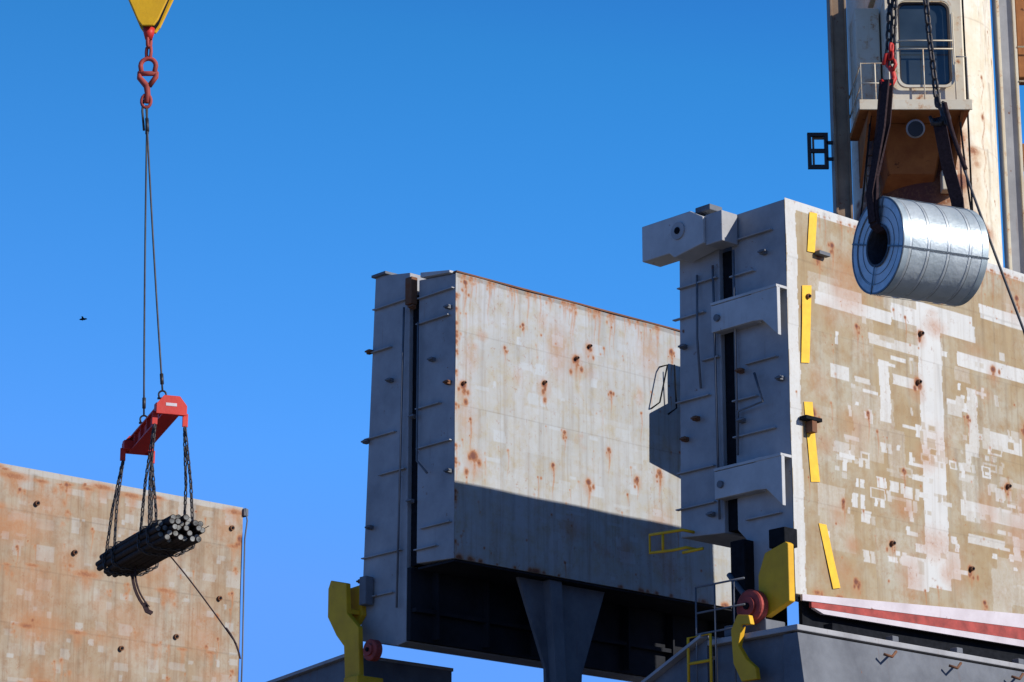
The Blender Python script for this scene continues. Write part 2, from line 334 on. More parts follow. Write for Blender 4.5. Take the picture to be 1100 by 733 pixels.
# =================================================================== hatch M (middle)
TM=10.81
hM=root('hatch_cover.001',W(0,TM,13))
prism_tz('front_leaf',[(TM+.015,22.48),(12.2,22.62),(12.2,15.5),(TM+.015,15.42)],0,SE,M_grey,hM,0.02)
prism_tz('back_leaf',[(12.55,22.9),(13.9,23.12),(14.3,13.9),(12.9,13.6),(12.57,13.65)],0,SE,M_grey,hM,0.02)
box_st('leaf_gap',0.12,SE-.3,12.2,12.55,15.5,22.3,M_black,hM,0)  # black filler paints the shade between these two leaves
box_st('back_leaf_underplate',0.02,SE,12.42,12.56,13.68,15.45,M_under,hM,0)  # dark sheet over the lower back leaf, shade painted in its colour
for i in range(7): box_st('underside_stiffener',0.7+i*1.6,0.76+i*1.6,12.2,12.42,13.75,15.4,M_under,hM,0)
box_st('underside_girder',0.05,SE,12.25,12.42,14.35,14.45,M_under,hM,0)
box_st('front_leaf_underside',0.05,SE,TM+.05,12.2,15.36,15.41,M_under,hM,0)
shM=Sheet(0,SE,15.42,22.5,0.026)
for k in range(30):
    a=rng.uniform(0.2,SE); b=rng.uniform(15.6,22); w=rng.uniform(.6,2); h=rng.uniform(.4,1.3); shM.patch(a,a+w,b,b+h,rng.uniform(.12,.35))
for k in range(90):
    a=rng.uniform(0.2,SE); b=rng.uniform(15.6,22.2); w=rng.uniform(.08,.6); h=rng.uniform(.06,.3); shM.patch(a,a+w,b,b+h,rng.uniform(.3,.9))
for b in (21.05,19.2,17.3): shM.hline(b,0.35,0.015)
for a in (1.45,2.9,4.35,5.8,7.25,8.7): shM.vline(a,0.25,0.014)
shM.hline(22.44,0.7,0.05)
for k in range(80): shM.streak(rng.uniform(.1,SE),rng.choice([22.4,21.05,19.2,17.3]),rng.uniform(.015,.08),rng.uniform(.4,2.8),rng.uniform(.12,.42))
for a,b,r,d in [(4.0,21.05,.13,.7),(4.45,21.45,.10,.4),(2.9,20.2,.11,.6),(0.6,18.0,.15,.9),(4.4,17.95,.10,1.0),(0.25,19.7,.12,.5),(6.1,18.3,.08,.7),(2.2,21.6,.05,.5),(5.2,20.4,.06,.7),(3.6,19.1,.06,.7),(6.9,18.6,.10,1.0),(1.6,20.9,.05,.6),(7.4,21.9,.09,1.2),(3.2,18.2,.06,1.2),(5.1,18.9,.07,.9),(.3,22.3,.08,1.2),(.5,18.9,.05,1.2)]: shM.rust(a,b,r,d)
for k in range(110): shM.rust(rng.uniform(0.1,SE),rng.uniform(15.6,22.4),rng.uniform(0.012,0.05),rng.choice([0,0.4,1.2]),rng.uniform(0.3,0.85))
for k in range(24): shM.rust(rng.uniform(0.1,SE),rng.uniform(16,22),rng.uniform(0.15,0.6),0,rng.uniform(.2,.32),rng.uniform(.5,2))
for k in range(60): shM.rust(rng.uniform(0.1,SE),22.46,rng.uniform(0.03,0.09),rng.uniform(0.3,2.0),0.7,0.6)
for k in range(18): shM.rust(0.03,rng.uniform(15.6,22.4),0.06,rng.uniform(0.1,0.9),0.75)
for k in range(25): shM.rust(rng.uniform(0.1,SE),15.45,rng.uniform(0.04,0.15),0,0.8,0.8)
shM.build('face_plate',plate_fn(TM),MF_M,hM)
for s,z in [(4.0,21.08),(4.45,21.48),(2.9,20.25),(0.25,19.75)]: pad(hM,s,z,TM-.01,0.045)
box_st('top_lip',0,SE,TM-.03,TM+.1,22.5,22.55,M_rust,hM,0.01)
prism_tz('top_corner_cap',[(TM+.1,22.56),(TM+1.2,22.75),(TM+1.2,22.62),(TM+.1,22.5)],-.12,0.6,M_greyl,hM,0.01)
box_st('back_corner_cap',-.1,0.4,13.4,13.95,23.06,23.13,M_grey_d,hM,0.01)
seal_stubs(hM,0,[(10.85,12.15,22.1),(11.0,12.2,21.45),(11.3,12.2,19.3),(10.9,12.15,18.3),(10.9,12.0,16.3),(11.4,12.2,15.8)],M_grey)
seal_stubs(hM,0,[(12.6,13.9,22.2),(13.2,14.1,21.1),(13.0,14.15,18.9),(12.6,13.6,17.9),(12.7,14.2,15.9),(13.0,14.2,14.9)],M_grey)
for i,(t,z) in enumerate([(12.35,21.9),(12.3,19.1),(12.35,17.0),(14.0,21.1),(14.1,18.8),(11.0,21.6),(11.0,19.7),(13.9,16.6),(10.95,17.5),(14.2,15.3),(13.2,20.2),(11.6,20.4)]): clip(hM,i,t,z,M_rust if i%3==0 else M_grey_d)
box_st('rusted_lug',-0.2,0,12.25,12.5,22.0,22.7,M_rust,hM,0.02)
tubes('hydraulic_pipes',[[W(-.1,12.65,22.0),W(-.1,12.8,14.5)],[W(-.1,12.1,21.5),W(-.1,12.1,18.0),W(-.2,11.6,17.6)]],0.03,M_grey_d,hM)
prism_sz('lifting_leg',[(2.4,15.35),(5.3,15.35),(4.5,13.2),(4.3,9.2),(3.4,9.2),(3.3,13.2)],11.2,11.3,M_grey_d,hM,0.0)
prism_sz('lifting_leg_web',[(3.2,15.35),(3.6,15.35),(3.95,9.2),(3.75,9.2)],10.95,11.2,M_grey_d,hM,0.0)
tubes('grip_rail',[[W(6.65,TM,20.25),W(6.65,TM-.3,20.35),W(6.95,TM-.3,21.4),W(6.95,TM,21.4)],[W(7.25,TM,20.2),W(7.25,TM-.3,20.3),W(7.2,TM-.3,21.45)]],0.022,M_black,hM)
prism_sz('shadow_caster_plate',[(7.1,19.6),(7.1,20.85),(7.8,21.25),(7.8,22.3),(9.1,22.3),(9.1,19.1)],9.25,9.33,M_grey_d,hM)  # added plate, hidden behind the near hatch, shaped to cast a shadow here
for z in (19.8,21.0): box_st('shadow_caster_strut',8.3,8.5,9.33,TM,z,z+.15,M_grey_d,hM)  # struts added to hold the unseen shadow-casting plate
# =================================================================== hatch L (far)
hL=root('hatch_cover.002',W(4,32,13))
box_st('leaf_body',-6,9.42,32.015,33.4,9.5,21.6,M_grey,hL,0.03)
shL=Sheet(-6,9.45,9.5,21.63,0.04)
for i in range(-6,10):
    for j in range(10,22):
        if rng.random()<0.75:
            a=i*0.98+rng.normal(0,.1); b=j+rng.normal(0,.1); w=rng.uniform(.2,.7);h=rng.uniform(.15,.5)
            shL.patch(a,a+w,b,b+h,rng.uniform(.15,.6))
for k in range(130):
    a=rng.uniform(-5,9.2); b=rng.uniform(14,21.2); w=rng.uniform(.08,.35); h=rng.uniform(.08,.3); shL.patch(a,a+w,b,b+h,rng.uniform(.3,.9))
shL.patch(-6,9.5,21.45,21.7,1)
for b in (20.3,18.6,16.9,15.2): shL.hline(b,0.5,0.02)
for a in (-3,0,1.5,3,4.5,6,7.5): shL.vline(a,0.35,0.02)
for k in range(80): shL.streak(rng.uniform(-1,9.4),rng.choice([21.5,20.3,18.6,16.9]),rng.uniform(.03,.12),rng.uniform(.5,2.8),rng.uniform(.2,.6))
for k in range(150): shL.rust(rng.uniform(-5,9.4),rng.uniform(12,21.5),rng.uniform(0.02,0.09),rng.choice([0,0.5,1.5]),rng.uniform(0.4,1))
for k in range(36): shL.rust(rng.uniform(-1,9.4),rng.choice([21.4,20.3,18.6,16.9,15.2])+rng.normal(0,.05),rng.uniform(0.15,0.6),0.9,0.65,0.25)
for k in range(22): shL.rust(rng.uniform(-1,9.2),rng.uniform(14,21),rng.uniform(0.4,1.4),0,rng.uniform(.2,.33),rng.uniform(.3,1))
shL.rust(0.9,19.8,1.6,1.0,0.4,0.4); shL.rust(2.0,17.0,1.2,1.0,0.4,0.5); shL.rust(9.35,20.6,.15,.8)
shL.build('face_plate',plate_fn(32),MF_L,hL)
for s,z in [(9.0,20.9),(8.6,18.6),(6.0,20.2),(3.2,19.3),(7.0,17.2),(5.0,16.6),(1.8,20.6)]: pad(hL,s,z,31.98,0.08)
tube('edge_cable',[W(9.47,31.9,21.6),W(9.55,31.9,21.2),W(9.47,31.9,20.6),W(9.5,31.9,17),W(9.47,31.9,14)],0.025,M_grey_d,hL)
box_st('corner_bracket',9.42,9.6,31.9,33.3,21.35,21.6,M_grey_d,hL,0.03)
# =================================================================== coamings, supports, deck
cA=root('hatch_coaming',W(0,0,9))
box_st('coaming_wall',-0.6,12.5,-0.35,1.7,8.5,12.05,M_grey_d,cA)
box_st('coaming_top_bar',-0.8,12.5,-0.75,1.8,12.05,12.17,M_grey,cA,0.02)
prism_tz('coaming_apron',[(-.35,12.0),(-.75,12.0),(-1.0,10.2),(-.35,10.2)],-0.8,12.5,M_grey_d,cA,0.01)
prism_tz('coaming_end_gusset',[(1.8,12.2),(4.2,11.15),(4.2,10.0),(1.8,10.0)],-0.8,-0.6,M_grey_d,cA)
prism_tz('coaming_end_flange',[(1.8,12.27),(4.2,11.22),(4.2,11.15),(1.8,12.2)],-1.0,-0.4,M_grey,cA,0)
box_st('roller_track',0.6,12.5,-0.45,-0.2,12.2,12.4,M_black,cA,0.01)
box_st('inner_skirt',0.3,12.5,0.1,0.2,12.17,13.0,M_black,cA,0.0)
for i in range(5): box_st('clamp_%d'%i,2.2+i*2.1,2.4+i*2.1,-0.7,-0.5,12.17,12.3,M_grey_d,cA,0.02)
tubes('cleat_bars',[[W(1.6+i*2.1,-.95,11.8),W(1.75+i*2.1,-1.05,11.75),W(2.0+i*2.1,-.95,11.9)] for i in range(5)],.03,M_rust,cA)
cM=root('hatch_coaming.001',W(0,14,9))
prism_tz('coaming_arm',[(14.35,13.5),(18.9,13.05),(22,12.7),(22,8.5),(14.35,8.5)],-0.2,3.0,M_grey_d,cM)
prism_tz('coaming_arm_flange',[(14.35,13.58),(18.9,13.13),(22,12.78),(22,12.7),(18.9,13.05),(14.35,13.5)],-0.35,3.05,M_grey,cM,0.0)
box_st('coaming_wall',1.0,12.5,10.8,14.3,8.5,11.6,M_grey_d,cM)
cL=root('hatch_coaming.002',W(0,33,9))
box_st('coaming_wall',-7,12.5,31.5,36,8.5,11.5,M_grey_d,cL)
def disc(par,s,t,z,r,th,mat,name='wheel'):
    V,F=tube_data([W(s-th,t,z),W(s-th*.9,t,z),W(s,t,z)],r,28,[r*.9,r,r]); mk(name,V,F,mat,par)
    V,F=tube_data([W(s-th-.05,t,z),W(s-th,t,z)],r*.55,20); mk(name+'_hub',V,F,mat,par)
    V,F=tube_data([W(s-th-.09,t,z),W(s-th-.05,t,z)],r*.2,10); mk(name+'_axle',V,F,M_black,par)
D=-0.45
sM=root('hatch_support',W(0,14+D,14))
def sh_(L): return [(t+D,z) for t,z in L]
prism_tz('hook_plate',sh_([(15.35,15.2),(15.25,15.4),(14.65,15.25),(14.6,14.5),(14.15,14.1),(14.05,12.4),(14.25,12.2),(14.6,12.4),(14.7,13.7),(15.0,14.0),(15.35,14.5)]),-0.55,-0.4,M_yel,sM,0.02)
prism_tz('hook_plate_inner',sh_([(15.35,15.2),(14.6,15.25),(14.5,14.5),(15.0,14.0),(15.35,14.5)]),-0.15,0.0,M_yel,sM,0.02)
box_st('hook_web',-0.4,-0.15,14.6+D,15.3+D,14.5,14.62,M_yel,sM)
box_st('hook_foot',-0.7,0.1,13.95+D,14.5+D,12.1,12.9,M_yel,sM,0.03)
disc(sM,-0.3,13.78+D,13.5,0.26,0.2,M_redpr)
box_st('cable_box',-0.3,-0.05,14.2+D,14.45+D,14.7,15.4,M_grey_d,sM,0.02)
sA=root('hatch_support.001',W(0,1,13))
prism_tz('hook_plate',[(-.28,13.95),(-.2,14.0),(0.38,13.85),(0.58,13.4),(0.58,12.75),(0.4,12.5),(-.28,12.75)],-0.5,-0.32,M_yel,sA,0.02)
prism_tz('hook_arm',[(t-1.1,z-.2) for t,z in [(1.5,12.5),(1.75,12.52),(1.86,12.1),(1.65,11.8),(1.4,11.6),(1.36,11.35),(1.8,11.35),(2.02,11.75),(2.07,12.45),(1.88,12.75),(1.55,12.7)]],-0.95,-0.82,M_yel,sA,0.02)
box_st('support_box',-0.4,0.0,-.1,0.35,13.95,14.35,M_black,sA,0.02)
disc(sA,-0.55,.62,12.72,0.36,0.22,M_redpr)
box_st('roller_bracket',-0.6,0,0.3,1.5,12.2,12.45,M_grey_d,sA,0.03)
tube('hydraulic_ram',[W(-.35,0.6,12.5),W(-.3,1.6,13.6)],0.06,M_grey_d,sA,12)
box_st('support_column',-.3,1.0,1.15,1.55,12.2,14.3,M_black,sA,0.02)
rl=root('guard_railing',W(-.8,2,12))
tubes('rails',[[W(-.9,.6,z),W(-.9,2.0,z)] for z in (12.3,12.75,13.3)]+[[W(-.9,t,11),W(-.9,t,13.3)] for t in (.9,1.45,2.0)],0.022,M_grey_d,rl)
rl2=root('guard_railing.001',W(-.8,2,12))
tubes('rails',[[W(-.95,1.55,10.8),W(-.95,1.55,12.25),W(-.95,2.2,12.25),W(-.95,2.2,10.8)],[W(-.95,1.55,11.7),W(-.95,2.2,11.7)]],0.035,M_yel,rl2)
rl3=root('guard_railing.002',W(0,3.5,14))
e=-.45
tubes('rails',[[W(-.05,3.3+e,14.75),W(-.4,3.3+e,14.75),W(-.4,4.3+e,14.8),W(-.4,4.3+e,14.4),W(-.4,3.6+e,14.35),W(-.4,3.2+e,14.35),W(-.05,3.2+e,14.35)],[W(-.4,3.9+e,14.78),W(-.4,3.9+e,14.38)],[W(-.4,3.3+e,14.25),W(-.4,2.7+e,14.25)]],0.035,M_yel,rl3)
ship=root('cargo_ship',W(19,0,4))
hullp=[(-4,-38),(-4,70),(2,88),(19,100),(36,88),(42,70),(42,-38),(36,-46),(2,-46)]
prism('hull',[W(s,t,-3) for s,t in hullp],[W(s,t,8.4) for s,t in hullp],M_hull,ship,0)
prism('deck',[W(s*0.99+.1,t*0.99,8.404) for s,t in hullp],[W(s*0.99+.1,t*0.99,8.5) for s,t in hullp],M_gdeck,ship,0)
# =================================================================== ground / sea
def gm():
    m,nt,b,tc=newmat('quay_concrete'); n=noise(nt,tc,0.4,5,0.6); n2=noise(nt,tc,6,4,0.6)
    c=mix(nt,n,(0.22,0.21,0.19),(0.32,0.30,0.28)); c=mix(nt,math_(nt,'MULTIPLY',n2,0.3),c,(0.2,0.2,0.19)); nt.links.new(c,b.inputs['Base Color']); b.inputs['Roughness'].default_value=0.85; return m
def wm():
    m,nt,b,tc=newmat('sea_water'); b.inputs['Roughness'].default_value=0.08
    n=noise(nt,tc,0.6,4,0.6); nt.links.new(mix(nt,n,(0.008,0.03,0.045),(0.015,0.045,0.06)),b.inputs['Base Color']); bump(nt,b,n,.6,.3); return m
sea=mk('sea',[(-4000,-4000,-1.5),(4000,-4000,-1.5),(4000,4000,-1.5),(-4000,4000,-1.5)],[(0,1,2,3)],wm(),None)
q0,q1=-5,-260
prism('quay',[W(q0,-300,-3),W(q0,400,-3),W(q1,400,-3),W(q1,-300,-3)],[W(q0,-300,0),W(q0,400,0),W(q1,400,0),W(q1,-300,0)],gm(),None,0)
# =================================================================== deck crane (built at 1:1 then placed on deck)
cr=root('deck_crane',(12,79.5,8.5))
MC=face_mat('crane_column_paint',(0.68,0.61,0.47),(0.72,0.68,0.58),(0.64,0.54,0.38),(0.7,0.7,0.68),(0.6,0.6,0.6),(0.58,0.44,0.28),.4,.5,(0.14,0.06,0.03))
sc=Sheet(0,1,0,1,0.5)
sc.A,sc.B=np.meshgrid(np.linspace(0,2*math.pi,260),np.linspace(8.5,40,700)); sc.na=260; sc.nb=700; sc.lim=(0,7,8.5,40)
sc.r=np.zeros_like(sc.A); sc.g=np.zeros_like(sc.A); sc.b=np.zeros_like(sc.A)
for k in range(60):
    sc.rust(rng.uniform(3.3,6.28),rng.uniform(26,38),rng.uniform(.012,.03),rng.uniform(.5,4.0),rng.uniform(.4,.9),3)
for k in range(60): sc.rust(rng.normal(4.5,.42),rng.normal(28.9,1.5),rng.uniform(.06,.25),rng.uniform(.5,2.5),rng.uniform(.6,1),rng.uniform(1,3))
sc.rust(4.4,29.0,.7,2.6,0.95,2.6); sc.rust(5.5,31,.03,6,.8,4); sc.rust(3.8,30,.4,3,.6,4); sc.rust(5.25,27.6,.12,3,.95,3); sc.rust(5.9,33,.03,7,.7,5)
for k in range(26): sc.streak(rng.uniform(3.6,6.1),rng.uniform(28,37),rng.uniform(.01,.03),rng.uniform(1,5),rng.uniform(.3,.8))
for z in (10,14,18,22,26,30,34): sc.hline(z,.3,.03)
def colfn(A,B):
    r=2.14+0*B; return 12.22+r*np.cos(A),79.5+r*np.sin(A),B
sc.build('column',colfn,MC,cr)
V,F=tube_data([(12.22,79.5,40),(12.22,79.5,40.6)],2.3,32); mk('column_cap',V,F,M_cream,cr)
V,F=tube_data([(12.22,79.5,5.5),(12.22,79.5,9.2)],2.8,32); mk('column_base',V,F,M_grey,cr)
def jibleg(nm,xb,xt,w,mat,mat2,y0=77.3):
    y1=y0+.7
    A=[(xb,y0,23.5),(xb+w,y0,23.5),(xb+w,y1,23.5),(xb,y1,23.5)]; B=[(xt,y0,46),(xt+w,y0,46),(xt+w,y1,46),(xt,y1,46)]
    prism(nm,A,B,mat,cr,0.03)
    for f0,f1 in ((0,.14),(.86,1.0)):
        prism(nm+'_flange',[(xb+w*f0,y0-.09,23.5),(xb+w*f1,y0-.09,23.5),(xb+w*f1,y0+.02,23.5),(xb+w*f0,y0+.02,23.5)],[(xt+w*f0,y0-.09,46),(xt+w*f1,y0-.09,46),(xt+w*f1,y0+.02,46),(xt+w*f0,y0+.02,46)],mat2,cr,0.01)
jibleg('jib_leg_1',9.28,9.30,.48,M_jib,M_jib); jibleg('jib_leg_2',14.62,14.62,.56,M_grey,M_cream,79.8)
for z in (26.0,36.5,40,43.5,46): box_w('jib_cross',9.75,14.7,81.8,82.2,z,z+.35,M_jib,cr)
box_w('jib_foot',9.25,9.9,77.0,79.2,23.0,23.9,M_rust,cr,.03); box_w('jib_foot',14.45,15.2,79.6,82.2,23.0,23.9,M_rust,cr,.03)
box_w('jib_foot_beam',9.2,15.2,78.2,79.8,22.4,23.0,M_cream,cr,.03)
def barframe(x0,x1,y,z0,z1,w,mat,nm):
    box_w(nm+'_l',x0,x0+w,y,y+w,z0,z1,mat,cr,0.005); box_w(nm+'_r',x1-w,x1,y,y+w,z0,z1,mat,cr,0.005)
    box_w(nm+'_t',x0+w,x1-w,y,y+w,z1-w,z1,mat,cr,0.005); box_w(nm+'_b',x0+w,x1-w,y,y+w,z0,z0+w,mat,cr,0.005); box_w(nm+'_m',x0+w,x1-w,y,y+w,(z0+z1)/2-w/2,(z0+z1)/2+w/2,mat,cr,0.005)
barframe(8.55,9.15,77.5,29.25,30.35,.11,M_sleeve,'lamp_frame')
barframe(8.70,9.1,77.62,29.35,30.25,.06,M_jib,'lamp_frame_inner')
for z in (29.5,30.0): box_w('lamp_frame_arm',9.1,9.35,77.5,77.58,z,z+.09,M_sleeve,cr,0)
box_w('rust_box',15.22,15.9,79.9,80.6,33.0,35.6,M_orust,cr,.03); box_w('lamp_box',15.22,15.7,79.9,80.5,30.2,30.9,M_orust,cr,.03)
tubes('side_rail',[[(15.2,79.7,33.9),(15.9,79.7,33.9),(15.9,79.7,32.8),(15.2,79.7,32.8)]],.03,M_cream,cr)
CY=75.1
box_w('cab_platform',9.75,12.85,CY-.4,77.4,30.04,30.2,M_orust,cr,.02)
box_w('cab_platform_edge',9.72,12.88,CY-.46,CY-.4,29.98,30.28,M_cream,cr,.01)
for x in (10.0,12.6): prism('cab_knee',[(x,CY-.2,30.02),(x,77.4,30.02),(x,77.4,28.6)],[(x+.08,CY-.2,30.02),(x+.08,77.4,30.02),(x+.08,77.4,28.6)],M_orust,cr,0)
prism('cab_bracket',[(10.5,75.9,30.03),(12.3,75.9,30.03),(12.4,77.6,30.03),(10.4,77.6,30.03)],[(10.8,77.0,28.9),(12.1,77.0,28.9),(12.2,77.9,28.6),(10.7,77.9,28.6)],M_orust,cr,.03)
box_w('cab_rear',10.6,12.75,77.0,77.6,30.2,34.3,M_cream,cr,.04)
box_w('cab_side_l',10.6,10.72,CY+.1,77.0,30.2,34.3,M_cream,cr,.03)
box_w('cab_side_r',12.63,12.75,CY+.1,77.0,30.2,34.3,M_cream,cr,.03)
box_w('cab_roof',10.45,12.9,CY-.15,77.7,34.3,34.5,M_cream,cr,.04)
box_w('cab_floor',10.72,12.63,CY+.1,77.0,30.2,30.3,M_black,cr,0)
box_w('side_cabinet',9.85,10.55,76.0,77.3,30.2,33.6,M_cream,cr,.04)
def rrect(x0,x1,z0,z1,r,n=6):
    P=[]
    for cx,cz_,a0 in ((x1-r,z1-r,0),(x0+r,z1-r,90),(x0+r,z0+r,180),(x1-r,z0+r,270)):
        for i in range(n+1):
            a=math.radians(a0+90*i/n); P.append((cx+r*math.cos(a),cz_+r*math.sin(a)))
    return P
def ring(nm,outer,inner,y0,y1,mat):
    n=len(outer); V=[(x,y0,z) for x,z in outer]+[(x,y0,z) for x,z in inner]+[(x,y1,z) for x,z in outer]+[(x,y1,z) for x,z in inner]; F=[]
    for i in range(n):
        j=(i+1)%n
        F+=[(i,j,n+j,n+i),(2*n+i,3*n+i,3*n+j,2*n+j),(i,2*n+i,2*n+j,j),(n+i,n+j,3*n+j,3*n+i)]
    return mk(nm,V,F,mat,cr)
inn=rrect(10.92,12.42,30.82,33.4,.25); ring('cab_front',rrect(10.6,12.75,30.2,34.3,.04),inn,CY,CY+.1,M_cream)
ring('window_gasket',inn,rrect(10.99,12.35,30.89,33.33,.2),CY-.03,CY+.06,M_sleeve)
g=rrect(10.98,12.36,30.88,33.34,.2); mk('window_glass',[(x,CY+.03,z) for x,z in g],[tuple(range(len(g)))],M_glass,cr)
ring('window_guard_frame',rrect(10.86,12.48,30.76,33.46,.28),rrect(10.93,12.41,30.83,33.39,.24),CY-.16,CY-.11,M_cream)
tubes('window_bars',[[(10.9,CY-.2,31.9),(12.45,CY-.2,31.9)],[(10.9,CY-.2,32.15),(12.45,CY-.2,32.15)],[(12.48,CY-.2,30.3),(12.48,CY-.2,33)],[(11.6,CY-.2,30.3),(11.6,CY-.2,31.9)]],.02,M_cream,cr)
tubes('platform_rail',[[(9.8,CY-.35,30.2),(9.8,CY-.35,31.4),(10.6,CY-.35,31.4),(10.6,CY-.35,30.2)],[(9.8,CY-.35,30.8),(10.6,CY-.35,30.8)],[(9.8,CY-.35,31.4),(9.8,77.5,31.4)],[(9.8,CY-.35,30.8),(9.8,77.5,30.8)],[(9.8,76.4,30.2),(9.8,76.4,31.4)],[(10.2,CY-.35,30.2),(10.2,CY-.35,31.4)],[(12.8,CY-.35,30.2),(12.8,CY-.35,31.6),(12.5,CY-.35,31.6)]],.025,M_cream,cr)
V,F=tube_data([(11.35,CY+.6,29.85),(11.35,CY+.3,29.7),(11.35,CY+.15,29.63)],.2,20,[.1,.24,.27]); mk('floodlight',V,F,M_grey,cr,True)
V,F=tube_data([(11.35,CY+.14,29.625),(11.35,CY+.12,29.615)],.22,20); mk('floodlight_lens',V,F,M_glass,cr)
box_w('floodlight_bracket',11.3,11.4,CY+.5,CY+.7,29.7,30.02,M_black,cr,0)
tubes('cables',[bez((12.6,CY+.1,30.0),(12.9,CY+1,27.5),(13.4,77.2,25.5)),bez((10.1,CY+.1,30),(10.0,76,28.5),(9.9,77.3,27)),[(13.2,77.35,24),(13.2,77.35,40)],bez((11.9,CY+.3,30.0),(12.2,75.4,28.6),(12.9,76.6,27.2))],.03,M_black,cr)
tubes('column_ladder',[[(10.25,77.75,24),(10.25,77.75,30)],[(10.6,77.6,24),(10.6,77.6,30)]]+[[(10.25,77.75,24+i*.3),(10.6,77.6,24+i*.3)] for i in range(20)],.02,M_jib,cr)
box_w('junction_box',12.3,12.75,76.9,77.3,28.4,29.0,M_cream,cr,.03)
box_w('sill_plate',10.6,12.9,76.9,77.45,27.1,27.22,M_orust,cr,.01)
cr.location=(13.8,91.4,9.52); cr.scale=(1.15,1.15,1.15)
# =================================================================== steel coil + rigging
ax=Vector((.91,.41,0)).normalized(); N0=Vector((4.71,34.85,13.04)); Lc=1.27; Rc=.63; Rb=.25
coil=root('steel_coil',N0+ax*Lc/2)
def coilmat():
    m,nt,b,tc=newmat('galvanised_wrap'); n=noise(nt,tc,2.2,4,.6); n2=noise(nt,tc,30,4,.6)
    c=mix(nt,ramp(nt,n,.3,.7),(0.36,0.42,0.455),(0.50,0.55,0.58)); c=mix(nt,math_(nt,'MULTIPLY',ramp(nt,n2,.55,.7),.25),c,(0.22,0.26,0.3)); nt.links.new(c,b.inputs['Base Color'])
    b.inputs['Metallic'].default_value=.3; b.inputs['Roughness'].default_value=.46; bump(nt,b,n,.5,.06); return m
M_coil=coilmat(); M_coil2=plain('steel_edge_ring',(0.36,0.43,0.47),.45,.3,.25,6); M_band=plain('steel_strapping',(0.10,0.12,0.14),.4,.5,.3,8); M_band2=plain('pale_strapping',(0.50,0.54,0.56),.4,.4,.2,8); M_bore=plain('coil_inner_wraps',(0.04,0.045,0.06),.6,.3,.4,25)
def lathe(nm,prof,mat,par,base=N0,axis=ax,seg=96,smooth=True):
    x,y,_=frame_of(axis); V=[];F=[];n=len(prof)
    for k in range(seg):
        a=2*math.pi*k/seg
        for (h,r) in prof: V.append(base+axis*h+(x*math.cos(a)+y*math.sin(a))*r)
    for k in range(seg):
        for i in range(n): F.append((k*n+i,((k+1)%seg)*n+i,((k+1)%seg)*n+(i+1)%n,k*n+(i+1)%n))
    o=mk(nm,V,F,mat,par,smooth)
    if smooth:
        md=o.modifiers.new('es','EDGE_SPLIT'); md.split_angle=math.radians(35)
    return o
lathe('outer_wrap',[(0.012,Rc-.02),(0.03,Rc),(Lc-.03,Rc),(Lc-.012,Rc-.02),(Lc-.012,Rb+.01),(0.012,Rb+.01)],M_coil,coil)
lathe('edge_ring',[(0.0,Rc+.006),(.09,Rc+.006),(.09,Rc-.005),(.006,Rc-.005),(.006,Rc-.11),(0,Rc-.11)],M_coil2,coil)
lathe('edge_ring_rim',[(-.006,Rc+.008),(.008,Rc+.008),(.008,Rc-.016),(-.006,Rc-.016)],M_band,coil)
lathe('edge_ring_far',[(Lc,Rc+.006),(Lc-.09,Rc+.006),(Lc-.09,Rc-.005),(Lc-.006,Rc-.005),(Lc-.006,Rc-.13),(Lc,Rc-.13)],M_coil2,coil)
lathe('bore_sleeve',[(-.004,Rb+.035),(-.004,Rb),(Lc+.004,Rb),(Lc+.004,Rb+.035),(Lc,Rb+.035),(Lc,Rb+.012),(0,Rb+.012),(0,Rb+.035)],M_bore,coil)
for h in (.09,.36,.66,.98):
    lathe('strap_band',[(h,Rc+.001),(h,Rc+.007),(h+.032,Rc+.007),(h+.032,Rc+.001)],M_band2,coil)
    lathe('strap_seam',[(h+.033,Rc+.0005),(h+.033,Rc+.003),(h+.043,Rc+.003),(h+.043,Rc+.0005)],M_band,coil)
for r in (.38,.50): lathe('wrap_groove',[(.005,r),(.011,r-.0),(.011,r+.004),(.005,r+.004)],M_band,coil)
x_,y_,_=frame_of(ax)
for a in (0.3,1.9,3.45,5.0):
    dirr=x_*math.cos(a)+y_*math.sin(a); tan=ax.cross(dirr)
    ribbon('radial_strap',[N0-ax*.008+dirr*(Rb+.01),N0-ax*.008+dirr*(Rc+.012),N0+ax*.1+dirr*(Rc+.012),N0+ax*(Lc-.1)+dirr*(Rc+.012),N0+ax*(Lc+.01)+dirr*(Rc+.012)],.022,.006,tan,M_band,coil)
sl=root('coil_sling',(5.2,35.1,14.5))
ribbon('webbing_near',[N0+ax*.5+Vector((0,0,Rb-.03)),N0+ax*.05+Vector((0,0,Rb-.04)),N0-ax*.03+Vector((0,0,Rb+.02)),N0-ax*.045+Vector((0,0,.5)),N0-ax*.02+Vector((0,0,.9)),Vector((4.84,34.82,14.7)),Vector((4.90,34.8,15.3))],.19,.035,[(.41,-.91,0)]*5+[(.9,-.41,0)]*2,M_strap,sl)
ribbon('webbing_near_fold',[N0-ax*.09+Vector((.02,0,.3)),N0-ax*.09+Vector((0.0,0,.7)),Vector((4.80,34.74,14.6)),Vector((4.88,34.72,15.25))],.12,.03,(.6,-.8,0),M_strap,sl)
F0=N0+ax*Lc
ribbon('webbing_far',[N0+ax*.8+Vector((0,0,Rb-.03)),F0-ax*.05+Vector((0,0,Rb-.04)),F0+ax*.03+Vector((0,0,Rb+.02)),F0+ax*.02+Vector((-.04,0,.8)),F0+Vector((-.13,0,1.3)),F0+Vector((-.22,0,1.95))],.17,.035,[(.41,-.91,0)]*3+[(.9,-.41,0)]*3,M_strap,sl)
ch1=root('lifting_chain',(5,34.9,16)); ch2=root('lifting_chain.001',(5.5,35.2,16))
